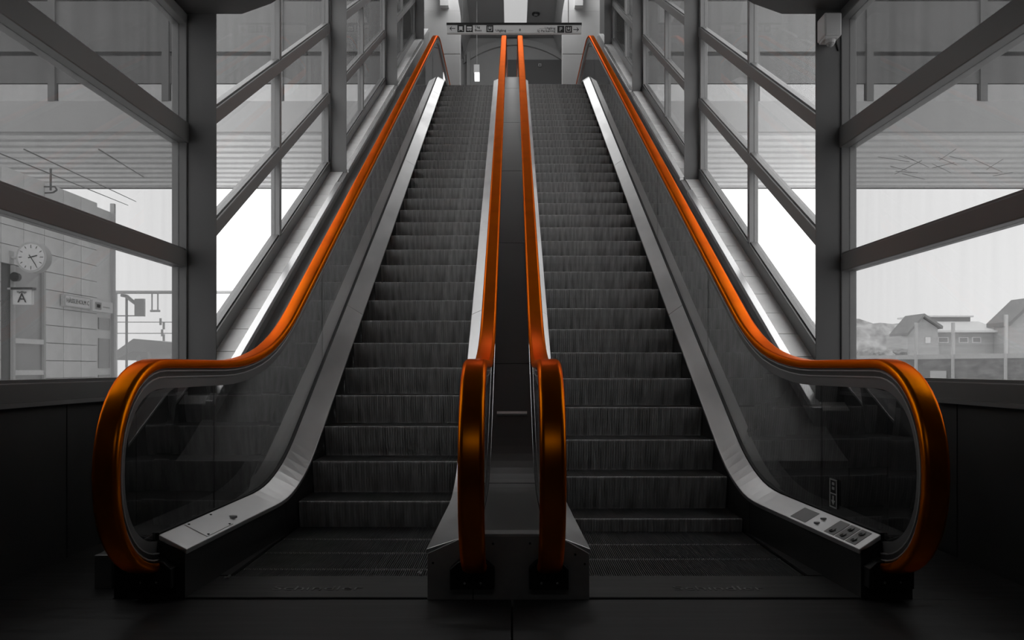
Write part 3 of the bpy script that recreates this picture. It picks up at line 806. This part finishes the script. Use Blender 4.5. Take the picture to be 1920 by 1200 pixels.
MB().box(WX, WX+.02, cy-.04, cy+.10, cz-.10, cz+.12).build('wall_plate', M['mast'], CK)
# round loudspeaker, sign A, place-name sign
LS = thing('loudspeaker', 'small dark round loudspeaker on the wall below the clock', 'speaker')
x, z = px(33, 520, 15.0); MB().cyl((x, 15.0, z), (0,-1,0), .075, .10, 20, .085).build('horn', M['signb'], LS)
MB().bar((x, 14.98, z), (WX, 14.98, z), .015).build('arm', M['mast'], LS)
SA = thing('track_sign', 'white hanging platform sign with a large black letter A', 'sign')
x0, z1 = px(24, 543, 14.8); x1, z0 = px(59, 571, 14.8)
MB().box(x0, x1, 14.8, 14.88, z0, z1).build('sign_board', M['stone'], SA)
MB().box(x0-.03, x1+.03, 14.78, 14.9, z1, z1+.04).build('hood', M['signb'], SA)
text('lettering', 'A', .24, ((x0+x1)/2, 14.79, z0+.11), R, M['signb'], SA, .003)
text('lettering', 'Hpl/läge', .055, ((x0+x1)/2, 14.79, z1-.045), R, M['signb'], SA, .003)
MB().bar((x0, 14.84, z1+.02), (WX, 14.84, z1+.02), .02).build('arm', M['mast'], SA)
SN = thing('station_name_sign', 'long white station name sign on the tiled wall', 'sign')
y0 = 16.55; y1 = 17.55; za, zb = 2.22, 2.48
za = 1.10-(575-690)*17/F; zb = 1.10-(557-690)*17/F
MB().box(WX+.02, WX+.10, y0, y1, za-.02, zb+.02).build('sign_case', M['mast'], SN)
MB().box(WX+.10, WX+.105, y0+.03, y1-.03, za, zb).build('sign_face', M['hwhite'], SN)
text('lettering', 'HÄSSLEHOLM C', .125, (WX+.107, (y0+y1)/2, (za+zb)/2), (math.pi/2, 0, math.pi/2), M['signb'], SN, .002)
SP = thing('exit_sign', 'pale information box sign beside the station name sign', 'sign')
MB().box(WX+.02, WX+.12, 17.62, 18.5, za-.04, zb+.0).build('sign_case', M['hwhite'], SP)
MB().box(WX+.12, WX+.125, 17.72, 17.98, za+.0, zb-.04).build('pictogram', M['signg'], SP)
MB().box(WX+.12, WX+.125, 17.77, 17.93, za+.04, zb-.08).build('pictogram', M['hwhite'], SP)
MB().box(WX+.12, WX+.125, 18.05, 18.35, (za+zb)/2-.04, (za+zb)/2-.02).build('small_print', M['signg'], SP)
# catenary gantry and masts
G = thing('catenary_gantry', 'thin overhead line gantry spanning the tracks on the left', 'gantry')
gd = 34
def gp(x, y): X, Z = px(x, y, gd); return (X, gd, Z)
MB().bar(gp(217, 548), gp(560, 548), .07, 8).build('beam', M['mast'], G)
for xx in (217, 560): X, Z = px(xx, 545, gd); MB().bar((X, gd, -.35), (X, gd, Z), .07, 8).build('mast', M['mast'], G)
for xx in (285, 296): MB().bar(gp(xx, 548), gp(xx, 584), .03).build('hanger', M['mast'], G)
MB().bar(gp(282, 583), gp(300, 583), .05).build('hanger_foot', M['mast'], G)
for yy in (604, 625): MB().bar(gp(215, yy), gp(560, yy), .02).build('wire', M['mast'], G)
for xx, yy in ((301,604),(307,612),(304,625),(307,634)): X, Z = px(xx, yy, gd); MB().cyl((X, gd, Z-.12), (0,0,1), .05, .28, 8).build('insulator', M['mast'], G)
SG = thing('signal_post', 'grey railway signal plate on a curved post beyond the left window', 'signal')
sd_ = 26
def sp_(x, y): X, Z = px(x, y, sd_); return X, Z
X0, Z1 = sp_(252, 560); X1, Z0 = sp_(270, 593)
MB().box(X0, X1, sd_, sd_+.1, Z0, Z1).build('signal_plate', M['mast'], SG)
a = [sp_(226, 553), sp_(236, 555), sp_(244, 562), sp_(252, 568)]
mb = MB()
for p, q in zip(a, a[1:]): mb.bar((p[0], sd_+.05, p[1]), (q[0], sd_+.05, q[1]), .06)
mb.build('hood_arm', M['mast'], SG)
MB().bar((sp_(236,0)[0], sd_+.05, -.35), (sp_(236,0)[0], sd_+.05, sp_(0,556)[1]), .04).build('post', M['mast'], SG)
MB().bar((sp_(215,592)[0], sd_+.05, sp_(0,592)[1]), (sp_(270,592)[0], sd_+.05, sp_(0,592)[1]), .02).build('arm', M['mast'], SG)
# platform canopy far left
CN = thing('platform_canopy', 'low dark platform canopy with sloping eaves behind the signal post', 'canopy')
cd = 30
P_ = lambda x, y: (px(x, y, cd)[0], px(x, y, cd)[1])
A = [P_(215, 660), P_(250, 635), P_(330, 643), P_(420, 650), P_(420, 668), P_(330, 664), P_(250, 658), P_(215, 675)]
MB().prism([(p[0], cd, p[1]) for p in A], (0, 6, 0)).build('canopy_roof', M['mast'], CN)
for xx in (236, 257, 300): X = px(xx, 0, cd)[0]; MB().bar((X, cd+1, -.35), (X, cd+1, 1.9), .07, 8).build('canopy_post', M['hwhite'], CN)
# overhead wires left
OW = thing('overhead_wire', 'dark contact wires with a drop bracket above the tracks, left', 'wire')
for (a, b) in (((0,288),(240,385)), ((45,280),(255,378)), ((185,280),(295,348))):
    A = px(a[0], a[1], 14); Bq = px(b[0], b[1], 30); MB().bar((A[0],14,A[1]), (Bq[0],30,Bq[1]), .012, 5).build('wire', M['fardark'], OW)
A = px(95, 316, 16); MB().bar((A[0],16,A[1]), (A[0],16,A[1]-.42), .02).build('drop_bracket', M['fardark'], OW)
pts = [px(82,350,16), px(103,350,16), px(107,356,16), px(100,361,16), px(84,362,16)]
mb = MB()
for p, q in zip(pts, pts[1:]): mb.bar((p[0],16,p[1]), (q[0],16,q[1]), .016)
mb.build('pull_off', M['fardark'], OW)

# --- right : houses, trees, fence
hd = 62
def hp(x, y, d=hd): X, Z = px(x, y, d); return X, Z
HS = thing('brick_house', 'long low brick house with a pale roof beyond the right window', 'house', 'houses beyond the fence')
xl, zt = hp(1752, 620); xr, _ = hp(1866, 620)
MB().box(xl+.03, xr-.03, hd, hd+8, -.35, zt).build('wall', M['brick'], HS)
z1 = hp(0, 590)[1]; z2 = hp(0, 601)[1]
MB().prism([(xl-.4,hd-.6,zt-.15),(xl-.4,hd+3,z2),(xl-.4,hd+3,z2+.1),(xl-.4,hd-.6,zt)], (xr-xl+.8,0,0)).build('roof_slope', M['hwhite'], HS)
MB().box(xl+.2, xr-.2, hd+3, hd+3.2, z2, z1).build('clerestory', M['hroof'], HS)
MB().box(xl, xr, hd+2.9, hd+6, z1, z1+.12).build('roof_cap', M['hwhite'], HS)
for (a, b) in ((1758,1778),(1797,1815),(1822,1839)):
    A, zA = hp(a, 632); Bx, zB_ = hp(b, 643); f = MB().box(A, Bx, hd-.05, hd+.05, zB_, zA).build('window', M['hwhite'], HS)
    MB().box(A+.08, Bx-.08, hd-.07, hd-.04, zB_+.06, zA-.06).build('pane', M['far1'], f)
GH = thing('gabled_house', 'brick gable end joined to the left of the long low house', 'house', 'houses beyond the fence')
gx = [hp(1690,628), hp(1690,720), hp(1752,720), hp(1745,616), hp(1716,597)]
MB().prism([(p[0], hd-1, max(p[1], -.35)) for p in gx], (0, .95, 0)).build('wall', M['brick'], GH)
a, b, c = hp(1686,630), hp(1716,595), hp(1750,618)
mb = MB(); mb.prism([(a[0],hd-1.4,a[1]),(b[0],hd-1.4,b[1]),(b[0],hd-1.4,b[1]+.2),(a[0],hd-1.4,a[1]+.2)], (0,3,0)); mb.prism([(b[0],hd-1.4,b[1]),(c[0],hd-1.4,c[1]),(c[0],hd-1.4,c[1]+.2),(b[0],hd-1.4,b[1]+.2)], (0,3,0))
mb.build('roof', M['hroof'], GH)
A = hp(1722,633); Bq = hp(1731,644); f = MB().box(A[0], Bq[0], hd-1.08, hd-.98, Bq[1], A[1]).build('window', M['hwhite'], GH)
GR = thing('tall_gabled_house', 'taller brick house with a steep roof at the right edge', 'house', 'houses beyond the fence')
gx = [hp(1862,612), hp(1862,720), hp(2010,720), hp(2010,575), hp(1905,571)]
MB().prism([(p[0], hd-2, max(p[1], -.35)) for p in gx], (0, 1.9, 0)).build('wall', M['brick'], GR)
a, b, c = hp(1858,614), hp(1905,569), hp(2014,572)
mb = MB(); mb.prism([(a[0],hd-2.4,a[1]),(b[0],hd-2.4,b[1]),(b[0],hd-2.4,b[1]+.3),(a[0],hd-2.4,a[1]+.3)], (0,3,0)); mb.prism([(b[0],hd-2.4,b[1]),(c[0],hd-2.4,c[1]),(c[0],hd-2.4,c[1]+.3),(b[0],hd-2.4,b[1]+.3)], (0,3,0)); mb.build('roof', M['hroof'], GR)
f = MB().box(hp(1897,0)[0], hp(1918,0)[0], hd-2.1, hd-1.98, hp(0,645)[1], hp(0,620)[1]).build('window', M['hwhite'], GR)
MB().box(hp(1899,0)[0], hp(1916,0)[0], hd-2.12, hd-2.08, hp(0,643)[1], hp(0,622)[1]).build('pane', M['far1'], f)
# far tree belt
def blob(name, x, y, z, rx, ry, rz, m, seed):
    bm = bmesh.new(); bmesh.ops.create_icosphere(bm, subdivisions=3, radius=1)
    rnd = random.Random(seed)
    for v in bm.verts:
        k = 1 + rnd.uniform(-.16, .16); v.co = Vector((v.co.x*rx*k + x, v.co.y*ry*k + y, v.co.z*rz*k + z))
    me = bpy.data.meshes.new(name); bm.to_mesh(me); bm.free(); me.materials.append(m)
    o = bpy.data.objects.new(name, me); COL.objects.link(o); return o
tag(blob('tree_belt', px(1600,0,120)[0], 120, 2.5, 16, 5, 5.6, M['leaf'], 2), 'hazy belt of trees on the horizon beyond the right window', 'trees')['kind'] = 'stuff'
for i, (xx, yy, s) in enumerate(((1628,655,.40),(1658,660,.36),(1686,657,.36))):
    X, Z = px(xx, yy, 45)
    t = thing('bush', ['rounded pale bush nearest the right column', 'middle low bush left of the gabled house', 'small bush against the gabled house'][i], 'bush', 'bushes by the houses')
    b = blob('foliage', X, 45, Z-.2, s, 1, s*.85, M['leaf'], 11+i); b.parent = t
    MB().bar((X,45,-.35),(X,45,Z-.2),.08).build('stem', M['fardark'], t)
# screen fence
FN = thing('screen_fence', 'dark panelled fence with pale posts and top rail beyond the right window', 'fence')
def fp(x): 
    t = (x-1690)/230; d = lerp(25, 21.5, t); return (x-960)*d/F, d
zr = 1.10 + 22*24/F
xs = [1605, 1655, 1717, 1786, 1885, 1990]
for a, b in zip(xs, xs[1:]):
    (xa, da), (xb, db) = fp(a), fp(b)
    MB().hexa([(xa,da,-.35),(xb,db,-.35),(xb,db+.03,-.35),(xa,da+.03,-.35),(xa,da,zr-.08),(xb,db,zr-.08),(xb,db+.03,zr-.08),(xa,da+.03,zr-.08)]).build('fence_panel', M['meshp'], FN)
    MB().hexa([(xa,da-.04,zr-.08),(xb,db-.04,zr-.08),(xb,db+.06,zr-.08),(xa,da+.06,zr-.08),(xa,da-.04,zr+.05),(xb,db-.04,zr+.05),(xb,db+.06,zr+.05),(xa,da+.06,zr+.05)]).build('top_rail', M['hwhite'], FN)
for a in xs[2:]:
    xa, da = fp(a); MB().box(xa-.04, xa+.04, da-.06, da, -.35, 1.10+(690-605)*da/F if a != 1885 else 1.10+(690-590)*da/F).build('post', M['hwhite'], FN)
NS = thing('notice_board', 'small white notice board on the fence beside the right newel', 'sign')
xa, da = fp(1742); xb, db = fp(1771)
MB().hexa([(xa,da-.10,.62),(xb,db-.10,.62),(xb,db-.06,.62),(xa,da-.06,.62),(xa,da-.10,1.02),(xb,db-.10,1.02),(xb,db-.06,1.02),(xa,da-.06,1.02)]).build('board', M['hwhite'], NS)
WR = thing('branch_tangle', 'thin bare branches hanging outside the right window under the bridge', 'branches')
random.seed(21)
for i in range(16):
    x0, y0 = random.uniform(1640, 1880), random.uniform(290, 335); a = random.uniform(-.6, .45); L = random.uniform(25, 60)
    p = px(x0, y0, 17); q = px(x0+L*math.cos(a), y0+L*math.sin(a), 17.6)
    MB().bar((p[0],17,p[1]), (q[0],17.6,q[1]), .006, 4).build('branch', M['fardark'], WR)
